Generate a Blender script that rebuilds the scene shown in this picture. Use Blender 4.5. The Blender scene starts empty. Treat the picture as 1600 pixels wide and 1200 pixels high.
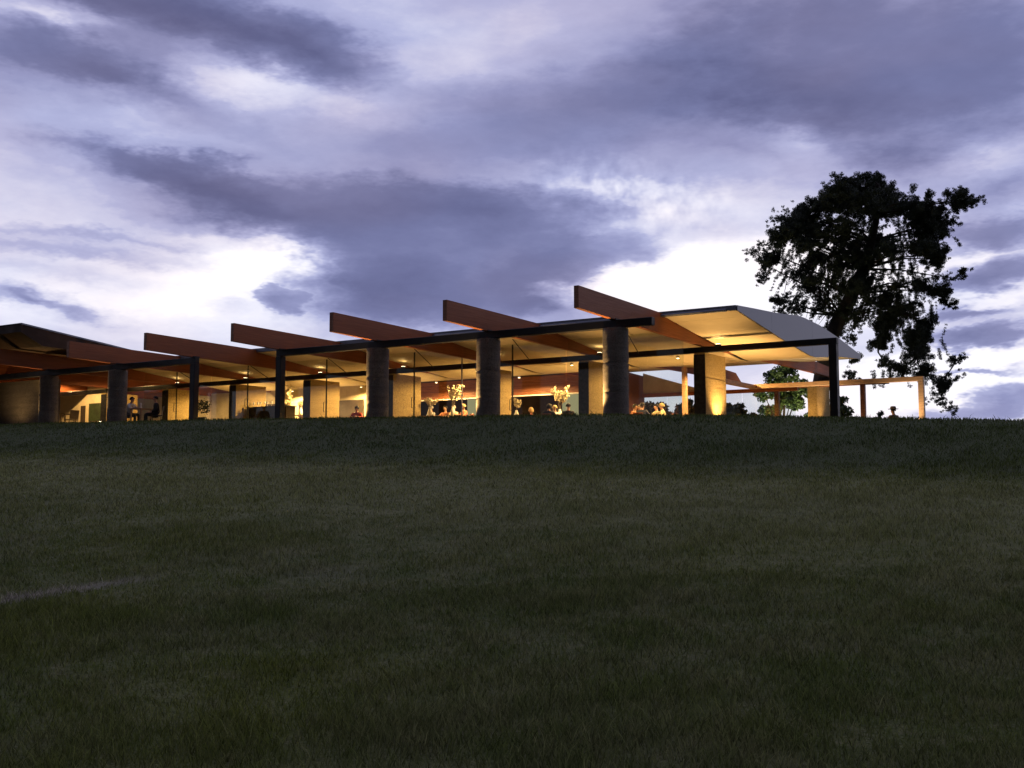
import bpy, bmesh, math, random
import numpy as np
from mathutils import Vector, Matrix

random.seed(7); np.random.seed(7)
R = math.radians
SC = bpy.context.scene
COL = SC.collection

# ------------------------------------------------------------------ camera
# X runs along the row of pillars (to the right), Y runs to the back of the building, Z up.
EYE = 1.5
VIEW = R(32.81)                       # the view turns this far to the left of +Y
FWD = Vector((-math.sin(VIEW), math.cos(VIEW), 0)); RGT = Vector((math.cos(VIEW), math.sin(VIEW), 0))
cam_d = bpy.data.cameras.new('camera'); cam = bpy.data.objects.new('camera', cam_d); COL.objects.link(cam)
cam.location = (15.294, -29.44, EYE)
cam.rotation_euler = (R(90 + 5.067), 0, VIEW)
cam_d.sensor_width = 36; cam_d.lens = 36 * 1737 / 1600
cam_d.clip_start = .1; cam_d.clip_end = 6000
SC.camera = cam
SC.view_settings.view_transform = 'Standard'; SC.view_settings.look = 'None'
SC.view_settings.exposure = 0; SC.view_settings.gamma = 1
SC.cycles.max_bounces = 6; SC.cycles.diffuse_bounces = 3; SC.cycles.transparent_max_bounces = 16
SC.cycles.sample_clamp_indirect = 1.5
SC.cycles.use_denoising = True
SC.cycles.use_adaptive_sampling = True; SC.cycles.adaptive_threshold = .011; SC.cycles.adaptive_min_samples = 24

# ------------------------------------------------------------------ node helper
class NT:
    def __init__(s, tree): s.t = tree; s.n = tree.nodes; s.l = tree.links
    def new(s, typ, **kw):
        n = s.n.new(typ)
        for k, v in kw.items(): setattr(n, k, v)
        return n
    def link(s, a, b): s.l.new(a, b)
    def put(s, sock, v):
        if isinstance(v, bpy.types.NodeSocket): s.l.new(v, sock)
        else: sock.default_value = v
    def math(s, op, a, b=None, c=None, clamp=False):
        n = s.new('ShaderNodeMath', operation=op, use_clamp=clamp)
        for i, v in enumerate((a, b, c)):
            if v is not None: s.put(n.inputs[i], v)
        return n.outputs[0]
    def vmath(s, op, a, b=None, out=0):
        n = s.new('ShaderNodeVectorMath', operation=op)
        s.put(n.inputs[0], a)
        if b is not None: s.put(n.inputs[1], b)
        return n.outputs[out]
    def noise(s, vec, scale, detail=4, rough=.55, dist=0, out=0):
        n = s.new('ShaderNodeTexNoise'); n.noise_dimensions = '3D'
        if vec is not None: s.link(vec, n.inputs['Vector'])
        n.inputs['Scale'].default_value = scale; n.inputs['Detail'].default_value = detail
        n.inputs['Roughness'].default_value = rough; n.inputs['Distortion'].default_value = dist
        return n.outputs[out]
    def ramp(s, fac, stops, interp='LINEAR'):
        n = s.new('ShaderNodeValToRGB'); n.color_ramp.interpolation = interp
        e = n.color_ramp.elements
        while len(e) < len(stops): e.new(.5)
        for i, (p, c) in enumerate(stops): e[i].position = p; e[i].color = (*c[:3], 1)
        s.put(n.inputs[0], fac); return n.outputs[0]
    def mix(s, fac, a, b, mode='MIX'):
        n = s.new('ShaderNodeMix', data_type='RGBA', blend_type=mode)
        s.put(n.inputs[0], fac)
        for sock, v in ((n.inputs[6], a), (n.inputs[7], b)):
            s.put(sock, (*v[:3], 1) if isinstance(v, tuple) else v)
        return n.outputs[2]
    def mapr(s, v, a, b, c, d, smooth=False):
        n = s.new('ShaderNodeMapRange'); n.interpolation_type = 'SMOOTHSTEP' if smooth else 'LINEAR'
        s.put(n.inputs[0], v)
        for i, q in enumerate((a, b, c, d)): n.inputs[i + 1].default_value = q
        return n.outputs[0]

# ------------------------------------------------------------------ sky: dusk with broken cloud
# clouds: azimuth and elevation of the middle (degrees, azimuth from the bearing the building is seen at),
# half length, half height, tilt, and how much darker (or, negative, thinner and brighter) the sky is there
CLOUDS = [
    (-15.14, 22.4, 8.58, 1.39, -11, 0.42), (-21.38, 23.19, 5.28, 0.73, -8, 0.22), (-10.76, 21.35, 3.63, 0.73, -14, 0.22),
    (-22.8, 20.11, 4.95, 1.12, -4, 0.36), (-18.17, 18.73, 3.96, 0.59, -16, 0.2), (-23.08, 21.78, 1.98, 0.26, 5, -0.12),
    (-18.17, 21.06, 5.28, 0.53, -12, -0.09), (-24.73, 18.58, 3.96, 0.99, 0, 0.16), (-5.26, 17.54, 10.89, 1.48, 7, 0.15),
    (4.28, 17.69, 8.58, 1.98, 6, 0.16), (6.57, 20.92, 8.58, 1.98, 20, 0.14), (-5.26, 20.78, 7.26, 1.65, 8, -0.08),
    (-12.34, 19.61, 5.28, 0.73, -5, -0.1), (19.06, 20.34, 9.9, 4.29, -12, 0.34), (16.97, 17.39, 7.26, 1.48, -16, 0.18),
    (9.8, 18.58, 6.6, 1.98, -5, 0.1), (23.63, 17.99, 3.96, 1.98, 0, 0.08), (-6.24, 13.97, 8.91, 1.32, -2, 0.44),
    (-12.97, 13.56, 4.95, 0.99, -6, 0.22), (-1.32, 13.87, 3.96, 0.99, -6, 0.22), (-19.35, 15.72, 4.62, 0.66, -6, 0.26),
    (-15.14, 14.65, 3.3, 0.59, -15, 0.14), (-5.26, 11.2, 4.95, 1.98, 0, 0.3), (-7.22, 9.61, 2.64, 1.32, 0, 0.22),
    (-3.29, 9.29, 5.28, 1.65, 0, 0.3), (-11.55, 8.87, 0.92, 0.49, -5, 0.42), (-14.46, 8.64, 0.82, 0.26, -5, 0.12),
    (1.98, 8.96, 2.97, 1.65, 0, 0.2), (4.28, 11.58, 3.63, 0.66, 4, 0.3), (1.65, 10.57, 1.98, 1.32, 0, 0.08),
    (-21.66, 11.99, 6.27, 0.23, -2, 0.15), (-21.95, 11.2, 5.61, 0.3, -2, 0.16), (-22.8, 8.32, 2.64, 0.43, -10, 0.28),
    (-22.23, 9.93, 2.97, 0.26, -2, 0.08), (-24.18, 8.64, 1.65, 0.33, 0, 0.2), (-15.14, 10.25, 4.95, 1.12, 0, -0.19),
    (-12.02, 10.73, 2.64, 0.92, -20, -0.24), (-17.57, 8.64, 6.27, 0.99, 0, -0.16), (-10.44, 10.95, 1.32, 0.46, -25, -0.2),
    (9.48, 10.73, 4.95, 1.12, 0, -0.36), (6.89, 9.77, 2.97, 0.82, 0, -0.26), (12.65, 9.29, 4.62, 1.32, 0, -0.3),
    (14.83, 10.57, 4.29, 1.12, 0, -0.2), (5.26, 13.72, 7.59, 0.99, 0, -0.14), (3.29, 15.11, 4.29, 0.46, -8, -0.12),
    (12.65, 17.54, 2.31, 0.46, -20, -0.14), (14.99, 16.64, 1.32, 0.79, -40, -0.12), (23.21, 11.68, 2.64, 0.86, 0, 0.3),
    (23.63, 9.61, 2.31, 0.59, 8, 0.4), (22.8, 8.0, 1.65, 0.3, 0, 0.36), (23.21, 6.76, 1.81, 0.46, 4, 0.46),
    (22.8, 5.16, 2.31, 0.16, 0, 0.34), (23.63, 3.75, 2.97, 0.46, 8, 0.44), (20.52, 6.05, 1.98, 0.26, 0, 0.1),
    (23.91, 13.72, 1.98, 0.53, 0, 0.22), (23.91, 15.11, 1.98, 0.73, 10, -0.16), (23.35, 12.62, 1.98, 0.26, 0, -0.14),
    (22.8, 10.57, 2.31, 0.3, 4, -0.2), (23.63, 8.8, 2.64, 0.33, 0, -0.2), (23.08, 5.88, 3.63, 0.3, 0, -0.25),
    (20.52, 4.58, 4.95, 0.99, 0, -0.3),
]

SUN_AZ = 9.0                          # the afterglow lies this far right of that bearing
world = bpy.data.worlds.new('World'); SC.world = world; world.use_nodes = True
w = NT(world.node_tree); w.n.clear()
tc = w.new('ShaderNodeTexCoord').outputs['Generated']
d = w.vmath('NORMALIZE', tc)
dr = w.vmath('DOT_PRODUCT', d, tuple(RGT), out=1); df = w.vmath('DOT_PRODUCT', d, tuple(FWD), out=1)
az = w.math('MULTIPLY', w.math('ARCTAN2', dr, df), 180 / math.pi)
sz = w.new('ShaderNodeSeparateXYZ'); w.link(d, sz.inputs[0])
el = w.math('MULTIPLY', w.math('ARCSINE', sz.outputs[2]), 180 / math.pi)
ae = w.new('ShaderNodeCombineXYZ'); w.link(az, ae.inputs[0]); w.link(el, ae.inputs[1])
# noise runs on the direction itself, squeezed so that clouds are long and flat
stretch = w.vmath('MULTIPLY', d, (1, 1, 2.6))
n1 = w.noise(stretch, 5.0, 2, .55, 0, out=1); n2 = w.noise(stretch, 17, 4, .66, 0, out=1)
warp = w.vmath('ADD', w.vmath('MULTIPLY', w.vmath('SUBTRACT', n1, (.5, .5, .5)), (5, 1.5, 0)),
               w.vmath('MULTIPLY', w.vmath('SUBTRACT', n2, (.5, .5, .5)), (4.6, 2.1, 0)))
p = w.vmath('ADD', ae.outputs[0], warp)
dens = None; bank = 0.0
for (ca, ce, sa, se, rot, amp) in CLOUDS:
    g = w.new('ShaderNodeTexGradient', gradient_type='SPHERICAL'); w.link(p, g.inputs[0])
    k = 1.95
    tm = g.texture_mapping; tm.vector_type = 'TEXTURE'
    tm.translation = (ca, ce, 0); tm.rotation = (0, 0, R(rot)); tm.scale = (sa * k, se * k, 1)
    if amp > .25 and sa < 10: bank = w.math('MULTIPLY_ADD', g.outputs[1], amp * 2.0, bank)
    dens = w.math('MULTIPLY_ADD', g.outputs[1], amp * (.62 if amp > .25 and sa < 10 else 1.12), dens if dens is not None else 0.0)
# clear sky from the Nishita model with the sun just down, scaled to this dusk
sky = w.new('ShaderNodeTexSky', sky_type='NISHITA'); sky.sun_disc = False
sky.sun_elevation = R(-1.5); sky.sun_rotation = R(SUN_AZ) - VIEW
sky.air_density = 1.0; sky.dust_density = 1.0; sky.ozone_density = 2.5
# how thick the veil of cloud is: thin over the afterglow, thicker overhead and away from it
elv = w.mapr(el, 0, 22, .11, .32)
elv2 = w.mapr(el, 26, 90, 0, .12)
fine = w.noise(stretch, 9, 5, .58, 0); fine2 = w.noise(stretch, 40, 3, .6, 0)
tex = w.math('ADD', w.math('MULTIPLY', w.math('SUBTRACT', fine, .5), .23), w.math('MULTIPLY', w.math('SUBTRACT', fine2, .5), .08))
bank = w.mapr(w.math('ADD', bank, w.math('MULTIPLY', tex, 1.6)), .20, .52, 0, .25, True)
rip = w.new('ShaderNodeTexGradient', gradient_type='SPHERICAL'); w.link(ae.outputs[0], rip.inputs[0])   # a field of small ripples
rip.texture_mapping.vector_type = 'TEXTURE'; rip.texture_mapping.translation = (6.0, 14.8, 0); rip.texture_mapping.rotation = (0, 0, R(-12)); rip.texture_mapping.scale = (7, 2.4, 1)
ripple = w.math('MULTIPLY', w.math('MULTIPLY', w.math('SUBTRACT', w.noise(d, 75, 2, .5), .5), rip.outputs[1]), -.7)
D = w.math('ADD', w.math('ADD', w.math('ADD', w.math('ADD', elv, elv2), dens), w.math('ADD', bank, ripple)), tex, clamp=True)
cloud = w.ramp(D, [(0.0, (1.12, 1.07, 1.10)), (.15, (.84, .82, .95)), (.32, (.50, .51, .745)), (.52, (.325, .335, .555)),
                   (.74, (.205, .215, .39)), (1.0, (.13, .135, .265))])
cloud = w.mix(w.mapr(n1, .42, .62, 0, .55), cloud, w.mix(1.0, cloud, (1.12, .985, .90), 'MULTIPLY'))
nish = w.mix(1.0, sky.outputs[0], (.10, .10, .10), 'MULTIPLY')
full = w.mix(.94, nish, cloud)
# the light fades from the afterglow over the zenith to the dark east
sv = Vector((-math.sin(VIEW - R(SUN_AZ)), math.cos(VIEW - R(SUN_AZ)), 0))
toward = w.vmath('DOT_PRODUCT', d, tuple(sv), out=1)
fade = w.ramp(w.mapr(toward, -1, 1, 0, 1), [(0, (.06,) * 3), (.25, (.16,) * 3), (.5, (1,) * 3), (.78, (1,) * 3)], 'EASE')
full = w.mix(1.0, full, fade, 'MULTIPLY'); full = w.mix(1.0, full, (.97, 1.0, 1.05), 'MULTIPLY')
bg = w.new('ShaderNodeBackground'); w.link(full, bg.inputs[0]); bg.inputs[1].default_value = 1.0
wo = w.new('ShaderNodeOutputWorld'); w.link(bg.outputs[0], wo.inputs[0])

# the last direct light: a very weak, very soft sun low over the afterglow, behind the building
sun_d = bpy.data.lights.new('sun', 'SUN'); sun_d.energy = .12; sun_d.angle = R(14); sun_d.color = (1, .86, .78)
sun = bpy.data.objects.new('sun', sun_d); COL.objects.link(sun)
sb = VIEW - R(SUN_AZ)
sdir = Vector((-math.sin(sb) * math.cos(R(5)), math.cos(sb) * math.cos(R(5)), math.sin(R(5))))
sun.rotation_euler = (-sdir).to_track_quat('-Z', 'Y').to_euler(); sun.location = (0, 40, 30)

# ------------------------------------------------------------------ materials
MATS = {}
def mat(name, color, rough=.7, metallic=0, var=0, scale=4, bump=0, bscale=30, stretch=(1, 1, 1), spec=.4, color2=None, coords='Object'):
    m = bpy.data.materials.new(name); m.use_nodes = True
    t = NT(m.node_tree); b = t.n['Principled BSDF']
    b.inputs['Roughness'].default_value = rough; b.inputs['Metallic'].default_value = metallic
    b.inputs['Specular IOR Level'].default_value = spec
    b.inputs['Base Color'].default_value = (*color, 1)
    if var or bump:
        co = t.new('ShaderNodeTexCoord').outputs[coords]
        st = t.vmath('MULTIPLY', co, stretch)
        if var:
            c2 = color2 or tuple(max(0, c * (1 - var)) for c in color)
            f = t.noise(st, scale, 6, .62)
            t.link(t.mix(t.mapr(f, .34, .66, 0, 1), color, c2), b.inputs['Base Color'])
            t.link(t.mapr(f, .3, .7, max(.05, rough - .12), min(1, rough + .1)), b.inputs['Roughness'])
        if bump:
            bn = t.new('ShaderNodeBump'); bn.inputs['Strength'].default_value = bump; bn.inputs['Distance'].default_value = .02
            t.link(t.noise(st, bscale, 6, .6), bn.inputs['Height']); t.link(bn.outputs[0], b.inputs['Normal'])
    MATS[name] = m; return m

def rammed(name, a, b_, c_):
    m = bpy.data.materials.new(name); m.use_nodes = True
    t = NT(m.node_tree); b = t.n['Principled BSDF']; b.inputs['Roughness'].default_value = .9
    b.inputs['Specular IOR Level'].default_value = .15
    co = t.new('ShaderNodeNewGeometry').outputs['Position']
    lay = t.noise(t.vmath('MULTIPLY', co, (.5, .5, 7)), 1, 6, .7)
    blot = t.noise(co, 2.6, 6, .7); grit = t.noise(co, 26, 6, .75)
    c = t.mix(t.mapr(lay, .36, .68, 0, .7), a, b_)
    c = t.mix(t.mapr(blot, .5, .75, 0, .6), c, c_)
    c = t.mix(t.mapr(grit, .46, .62, 0, .85), c, tuple(x * .4 for x in a))
    t.link(c, b.inputs['Base Color'])
    bn = t.new('ShaderNodeBump'); bn.inputs['Strength'].default_value = .9; bn.inputs['Distance'].default_value = .03
    t.link(t.math('ADD', t.math('MULTIPLY', lay, .25), grit), bn.inputs['Height']); t.link(bn.outputs[0], b.inputs['Normal'])
    MATS[name] = m; return m

rammed('earth', (.46, .34, .15), (.35, .25, .10), (.50, .38, .19))
rammed('earth_grey', (.20, .175, .145), (.10, .09, .08), (.27, .24, .205))
mat('steel', (.012, .012, .015), .5, .0, .3, 3, .1, 60, spec=.25)
mat('timber', (.29, .090, .031), .55, 0, .5, 3.5, .15, 30, (12, .3, 20), color2=(.19, .055, .020), spec=.25)
mat('timber_dark', (.28, .10, .042), .55, 0, .5, 3.5, .15, 30, (.35, 12, 9), color2=(.15, .05, .02))
mat('timber_pale', (.48, .29, .15), .5, 0, .35, 3, .1, 30, (1.2, 1.2, 9))
mat('soffit', (.68, .56, .36), .75, 0, .1, 1.2)
mat('zinc', (.15, .155, .185), .42, .45)
mat('roof_dark', (.014, .014, .016), .7, 0, .3, 2, spec=.2)
mat('canopy_brown', (.040, .020, .012), .7, 0, .3, 2, spec=.2)
mat('shade_dark', (.035, .035, .042), .75, 0, .5, 9, .3, 30, spec=.2)  # dark colour standing in for shade on the blade pillars' front ends
mat('roof_edge', (.16, .17, .21), .45, .6, .2, 2)
mat('concrete', (.13, .115, .095), .8, 0, .2, 3)
mat('plaster', (.62, .52, .34), .85, 0, .18, 2.5)
mat('white', (.78, .75, .68), .6, 0, .08, 6)
mat('black', (.012, .012, .014), .5)
mat('dark_wall', (.05, .036, .026), .7, 0, .3, 3)
mat('green_panel', (.50, .55, .38), .6, 0, .12, 4)
mat('bark', (.035, .026, .02), .95, 0, .45, 6, .8, 18, (1, 1, .35))
mat('needles', (.030, .042, .020), .7, 0, .5, 2.0, color2=(.018, .026, .013))
mat('leaf_green', (.09, .15, .04), .6, 0, .45, 3.0, color2=(.04, .07, .022))
mat('hedge_leaf', (.035, .055, .022), .6, 0, .5, 3.0)
mat('blossom', (.85, .74, .46), .7, 0, .25, 9)
mat('stem', (.12, .09, .05), .8)
mat('cane', (.30, .22, .12), .6, 0, .2, 9)
mat('linen', (.75, .70, .60), .8)
mat('brass', (.45, .30, .12), .35, .9)
mat('skin', (.46, .27, .19), .55); mat('skin_tan', (.33, .18, .12), .55)
for n, c in (('cloth_white', (.62, .60, .58)), ('cloth_black', (.012, .012, .015)), ('cloth_red', (.42, .05, .04)), ('cloth_cream', (.68, .58, .34)),
             ('cloth_navy', (.02, .022, .05)), ('cloth_orange', (.48, .19, .10)), ('cloth_grey', (.10, .10, .11)), ('cloth_brown', (.09, .05, .03)),
             ('hair_dark', (.014, .010, .008)), ('hair_fair', (.42, .30, .15)), ('hair_grey', (.32, .30, .28)), ('straw', (.10, .07, .045))):
    mat(n, c, .8, 0, .2, 14)

def glass_mat():
    m = bpy.data.materials.new('glass'); m.use_nodes = True; t = NT(m.node_tree); t.n.clear()
    tr = t.new('ShaderNodeBsdfTransparent'); tr.inputs[0].default_value = (.93, .96, .94, 1)
    gl = t.new('ShaderNodeBsdfGlossy'); gl.inputs['Roughness'].default_value = .02
    mx = t.new('ShaderNodeMixShader'); mx.inputs[0].default_value = .055
    t.link(tr.outputs[0], mx.inputs[1]); t.link(gl.outputs[0], mx.inputs[2])
    o = t.new('ShaderNodeOutputMaterial'); t.link(mx.outputs[0], o.inputs[0]); MATS['glass'] = m
glass_mat()
def emit_mat(name, color, s):
    m = bpy.data.materials.new(name); m.use_nodes = True; t = NT(m.node_tree); t.n.clear()
    e = t.new('ShaderNodeEmission'); e.inputs[0].default_value = (*color, 1); e.inputs[1].default_value = s
    o = t.new('ShaderNodeOutputMaterial'); t.link(e.outputs[0], o.inputs[0]); MATS[name] = m
    if name == 'lamp_glow': m.cycles.emission_sampling = 'NONE'   # tiny lenses: the lamps carry the light
emit_mat('lamp_glow', (1, .78, .45), 14); emit_mat('kitchen_glow', (1, .88, .45), .34)

def lawn_mat(name, blade):
    """mown lawn: patches of green, olive and dry straw, one worn pale strip; the same colours on blades and soil"""
    m = bpy.data.materials.new(name); m.use_nodes = True
    t = NT(m.node_tree); b = t.n['Principled BSDF']; b.inputs['Roughness'].default_value = .85
    b.inputs['Specular IOR Level'].default_value = .12
    pos = t.new('ShaderNodeNewGeometry').outputs['Position']
    flat = t.vmath('MULTIPLY', pos, (1, 1, .15))
    big = t.noise(flat, .22, 2, .6); mid = t.noise(flat, 1.1, 4, .68); small = t.noise(flat, 5.5, 3, .65); tiny = t.noise(flat, 30, 2, .7)
    c = t.mix(t.mapr(mid, .38, .64, 0, 1), (.106, .132, .034), (.176, .176, .074))
    c = t.mix(t.mapr(big, .46, .66, 0, .75), c, (.138, .154, .026))
    c = t.mix(t.mapr(small, .50, .72, 0, .75), c, (.235, .220, .105))
    c = t.mix(t.mapr(tiny, .42, .70, 0, .7), c, (.052, .076, .018))
    yy = t.new('ShaderNodeSeparateXYZ'); t.link(pos, yy.inputs[0])
    edge = t.math('ADD', yy.outputs[1], t.math('MULTIPLY', t.math('SUBTRACT', mid, .5), 5.0))
    c = t.mix(t.mapr(edge, -11.5, -8.5, 0, .7, True), c, (.046, .068, .022))
    dry = t.math('MULTIPLY', t.mapr(edge, -21, -15, 0, 1, True), t.mapr(edge, -10.5, -12.5, 0, 1, True))
    c = t.mix(t.math('MULTIPLY', dry, t.mapr(small, .3, .6, .25, .8)), c, (.245, .248, .105))
    # worn strip: an old path across the lawn, 0.5 m wide, breaking up along its length
    a = Vector((4.6, -24.0, 0)); e = Vector((5.55, -21.35, 0)); ab = e - a; L = ab.length; u = ab / L; v = Vector((-u.y, u.x, 0))
    rel = t.vmath('SUBTRACT', pos, tuple(a)); wob = t.math('MULTIPLY', t.math('SUBTRACT', small, .5), .45)
    su = t.vmath('DOT_PRODUCT', rel, tuple(u), out=1); sv = t.math('ABSOLUTE', t.math('ADD', t.vmath('DOT_PRODUCT', rel, tuple(v), out=1), wob))
    strip = t.math('MULTIPLY', t.mapr(sv, .04, .26, 1, 0, True), t.mapr(su, L - .9, L + .25, 1, 0, True))
    blot = t.vmath('LENGTH', t.vmath('MULTIPLY', t.vmath('SUBTRACT', pos, (7.2, -20.4, 0)), (1, 1, 0)), out=1)
    strip2 = t.mapr(t.math('ADD', blot, t.math('MULTIPLY', wob, 1.5)), .1, .75, .22, 0, True)
    strip = t.math('MULTIPLY', t.math('MAXIMUM', strip, strip2), t.mapr(tiny, .3, .6, .35, 1))
    c = t.mix(strip, c, (.34, .30, .245))
    if blade:
        rp = t.new('ShaderNodeNewGeometry').outputs['Random Per Island']
        k_ = t.mapr(rp, 0, 1, .45, 1.65); cc = t.new('ShaderNodeCombineXYZ')
        for i_ in range(3): t.link(k_, cc.inputs[i_])
        c = t.mix(1.0, c, cc.outputs[0], 'MULTIPLY')
    if not blade: c = t.mix(.3, c, (.03, .026, .015))
    t.link(c, b.inputs['Base Color'])
    if not blade:
        bn = t.new('ShaderNodeBump'); bn.inputs['Strength'].default_value = .9; bn.inputs['Distance'].default_value = .05
        t.link(t.math('ADD', small, tiny), bn.inputs['Height']); t.link(bn.outputs[0], b.inputs['Normal'])
    else:
        out = t.n['Material Output']; tl = t.new('ShaderNodeBsdfTranslucent'); t.link(c, tl.inputs[0])
        mx = t.new('ShaderNodeMixShader'); mx.inputs[0].default_value = .4
        t.link(b.outputs[0], mx.inputs[1]); t.link(tl.outputs[0], mx.inputs[2]); t.link(mx.outputs[0], out.inputs[0])
    MATS[name] = m
lawn_mat('lawn', False); lawn_mat('blade', True)

# ------------------------------------------------------------------ mesh helpers
class MB:
    def __init__(s): s.v = []; s.f = []
    def add(s, vs, fs):
        o = len(s.v); s.v += [tuple(v) for v in vs]; s.f += [tuple(o + i for i in f) for f in fs]; return s
    def box(s, x0, x1, y0, y1, z0, z1):
        return s.add([(x0,y0,z0),(x1,y0,z0),(x1,y1,z0),(x0,y1,z0),(x0,y0,z1),(x1,y0,z1),(x1,y1,z1),(x0,y1,z1)],
                     [(0,3,2,1),(4,5,6,7),(0,1,5,4),(1,2,6,5),(2,3,7,6),(3,0,4,7)])
    def prism_x(s, poly, x0, x1):      # polygon in (y, z), pushed along x
        n = len(poly)
        return s.add([(x0, y, z) for y, z in poly] + [(x1, y, z) for y, z in poly],
                     [tuple(range(n))[::-1], tuple(range(n, 2 * n))] + [(i, (i + 1) % n, n + (i + 1) % n, n + i) for i in range(n)])
    def prism_z(s, poly, z0, z1):
        n = len(poly)
        return s.add([(x, y, z0) for x, y in poly] + [(x, y, z1) for x, y in poly],
                     [tuple(range(n))[::-1], tuple(range(n, 2 * n))] + [(i, (i + 1) % n, n + (i + 1) % n, n + i) for i in range(n)])
    def tube(s, pts, rad, k=6, caps=True):
        pts = [Vector(p) for p in pts]; n = len(pts)
        if not hasattr(rad, '__len__'): rad = [rad] * n
        vs = []
        for i, p in enumerate(pts):
            t = (pts[min(i + 1, n - 1)] - pts[max(i - 1, 0)]).normalized()
            if i == 0: a = t.cross(Vector((0, 0, 1)) if abs(t.z) < .9 else Vector((1, 0, 0)))
            else: a = a - t * a.dot(t)             # carry the frame along, so the tube never twists
            a.normalize(); b = t.cross(a)
            for j in range(k):
                g = 2 * math.pi * j / k; vs.append(p + (a * math.cos(g) + b * math.sin(g)) * rad[i])
        fs = [(i * k + j, i * k + (j + 1) % k, (i + 1) * k + (j + 1) % k, (i + 1) * k + j) for i in range(n - 1) for j in range(k)]
        if caps: fs += [tuple(range(k))[::-1], tuple(range((n - 1) * k, n * k))]
        return s.add(vs, fs)
    def lathe(s, prof, k=20, c=(0, 0, 0)):
        vs = [(c[0] + r * math.cos(2 * math.pi * j / k), c[1] + r * math.sin(2 * math.pi * j / k), c[2] + z) for r, z in prof for j in range(k)]
        n = len(prof)
        fs = [(i * k + j, i * k + (j + 1) % k, (i + 1) * k + (j + 1) % k, (i + 1) * k + j) for i in range(n - 1) for j in range(k)]
        fs += [tuple(range(k))[::-1], tuple(range((n - 1) * k, n * k))]
        return s.add(vs, fs)
    def build(s, name, m, parent=None, smooth=False, bevel=0, loc=None, rz=0):
        me = bpy.data.meshes.new(name); me.from_pydata(s.v, [], s.f); me.validate()
        if smooth: me.polygons.foreach_set('use_smooth', [True] * len(me.polygons))
        if m: me.materials.append(MATS[m] if isinstance(m, str) else m)
        o = bpy.data.objects.new(name, me); COL.objects.link(o)
        if parent: o.parent = parent
        if loc: o.location = loc
        o.rotation_euler.z = rz
        if bevel:
            bm = bmesh.new(); bm.from_mesh(me)
            bmesh.ops.bevel(bm, geom=[e for e in bm.edges], offset=bevel, segments=1, affect='EDGES', clamp_overlap=True)
            bm.to_mesh(me); bm.free()
        return o

def empty(name, loc=(0, 0, 0), rz=0, parent=None):
    o = bpy.data.objects.new(name, None); COL.objects.link(o); o.location = loc; o.rotation_euler.z = rz
    o.empty_display_size = .2
    if parent: o.parent = parent
    return o
def tag(o, label, cat, group=None):
    o['label'] = label; o['category'] = cat
    if group: o['group'] = group
    return o
def structure(o): o['kind'] = 'structure'; return o
def copy_tree(o, parent=None):
    c = o.copy(); COL.objects.link(c); c.parent = parent
    for ch in o.children: copy_tree(ch, c)
    return c

# ------------------------------------------------------------------ terrain
def smooth(a, b, x): t = np.clip((x - a) / (b - a), 0, 1); return t * t * (3 - 2 * t)
def crest(x):                          # height of the lawn's brow in front of the terrace, relative to the eye
    return np.interp(x, [-60, -24, -12, 1.3, 7.3, 9.6, 11.6, 16, 40], [2.6, 2.29, 2.08, 1.80, 1.545, 1.42, 1.345, 1.2, .6])
def terrace(x):                        # floor level, stepping up to the left
    return np.where(x < -20.6, 2.38, np.where(x < -11.3, 2.06, 1.8))
def ground(x, y):
    x = np.asarray(x, float); y = np.asarray(y, float)
    hc = crest(x); base = -2.35 + .012 * (15 - x)
    foot = hc - 1.3
    t = (y + 33) / 23.0
    low = base + (foot - base) * t                      # long even slope
    up = foot + (hc - foot) * smooth(-11.5, -2.6, y) / float(smooth(-11.5, -2.6, np.array(-3.2)))
    k = smooth(-12.0, -8.5, y)
    h = low * (1 - k) + up * k
    back = np.minimum(terrace(x) - .12, hc - .02)
    h = np.where(y > -3.2, hc + (back - hc) * smooth(-3.0, -1.1, y), h)
    far = smooth(40, 130, y) + smooth(45, 120, np.abs(x + 5))
    h = h - 5 * np.clip(far, 0, 1) * (y > -33)
    und = .05 * np.sin(x * .31 + y * .17) + .035 * np.sin(x * .13 - y * .41 + 1) + .018 * np.sin(x * 1.1 + y * .8)
    return h + und * smooth(-2.8, -6, y) + EYE

def axis(fine, far, step, n):
    a = np.arange(fine[0], fine[1] + 1e-6, step)
    g = np.geomspace(1, far, n)
    return np.concatenate([(fine[0] - g)[::-1], a, fine[1] + g])
gx = axis((-46, 30), 1500, .4, 26); gy = np.concatenate([-40 - np.geomspace(1, 300, 10)[::-1], np.arange(-40, 6, .3), np.arange(6, 60, 2), 60 + np.geomspace(1, 2500, 24)])
GX, GY = np.meshgrid(gx, gy); GZ = ground(GX, GY)
nx, ny = len(gx), len(gy)
verts = np.stack([GX.ravel(), GY.ravel(), GZ.ravel()], 1)
ii, jj = np.meshgrid(np.arange(ny - 1), np.arange(nx - 1), indexing='ij')
q = (ii * nx + jj).ravel(); quads = np.stack([q, q + 1, q + nx + 1, q + nx], 1)
me = bpy.data.meshes.new('ground'); me.from_pydata(verts.tolist(), [], quads.tolist()); me.polygons.foreach_set('use_smooth', [True] * len(me.polygons))
me.materials.append(MATS['lawn']); g_o = bpy.data.objects.new('ground', me); COL.objects.link(g_o); structure(g_o)

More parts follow.
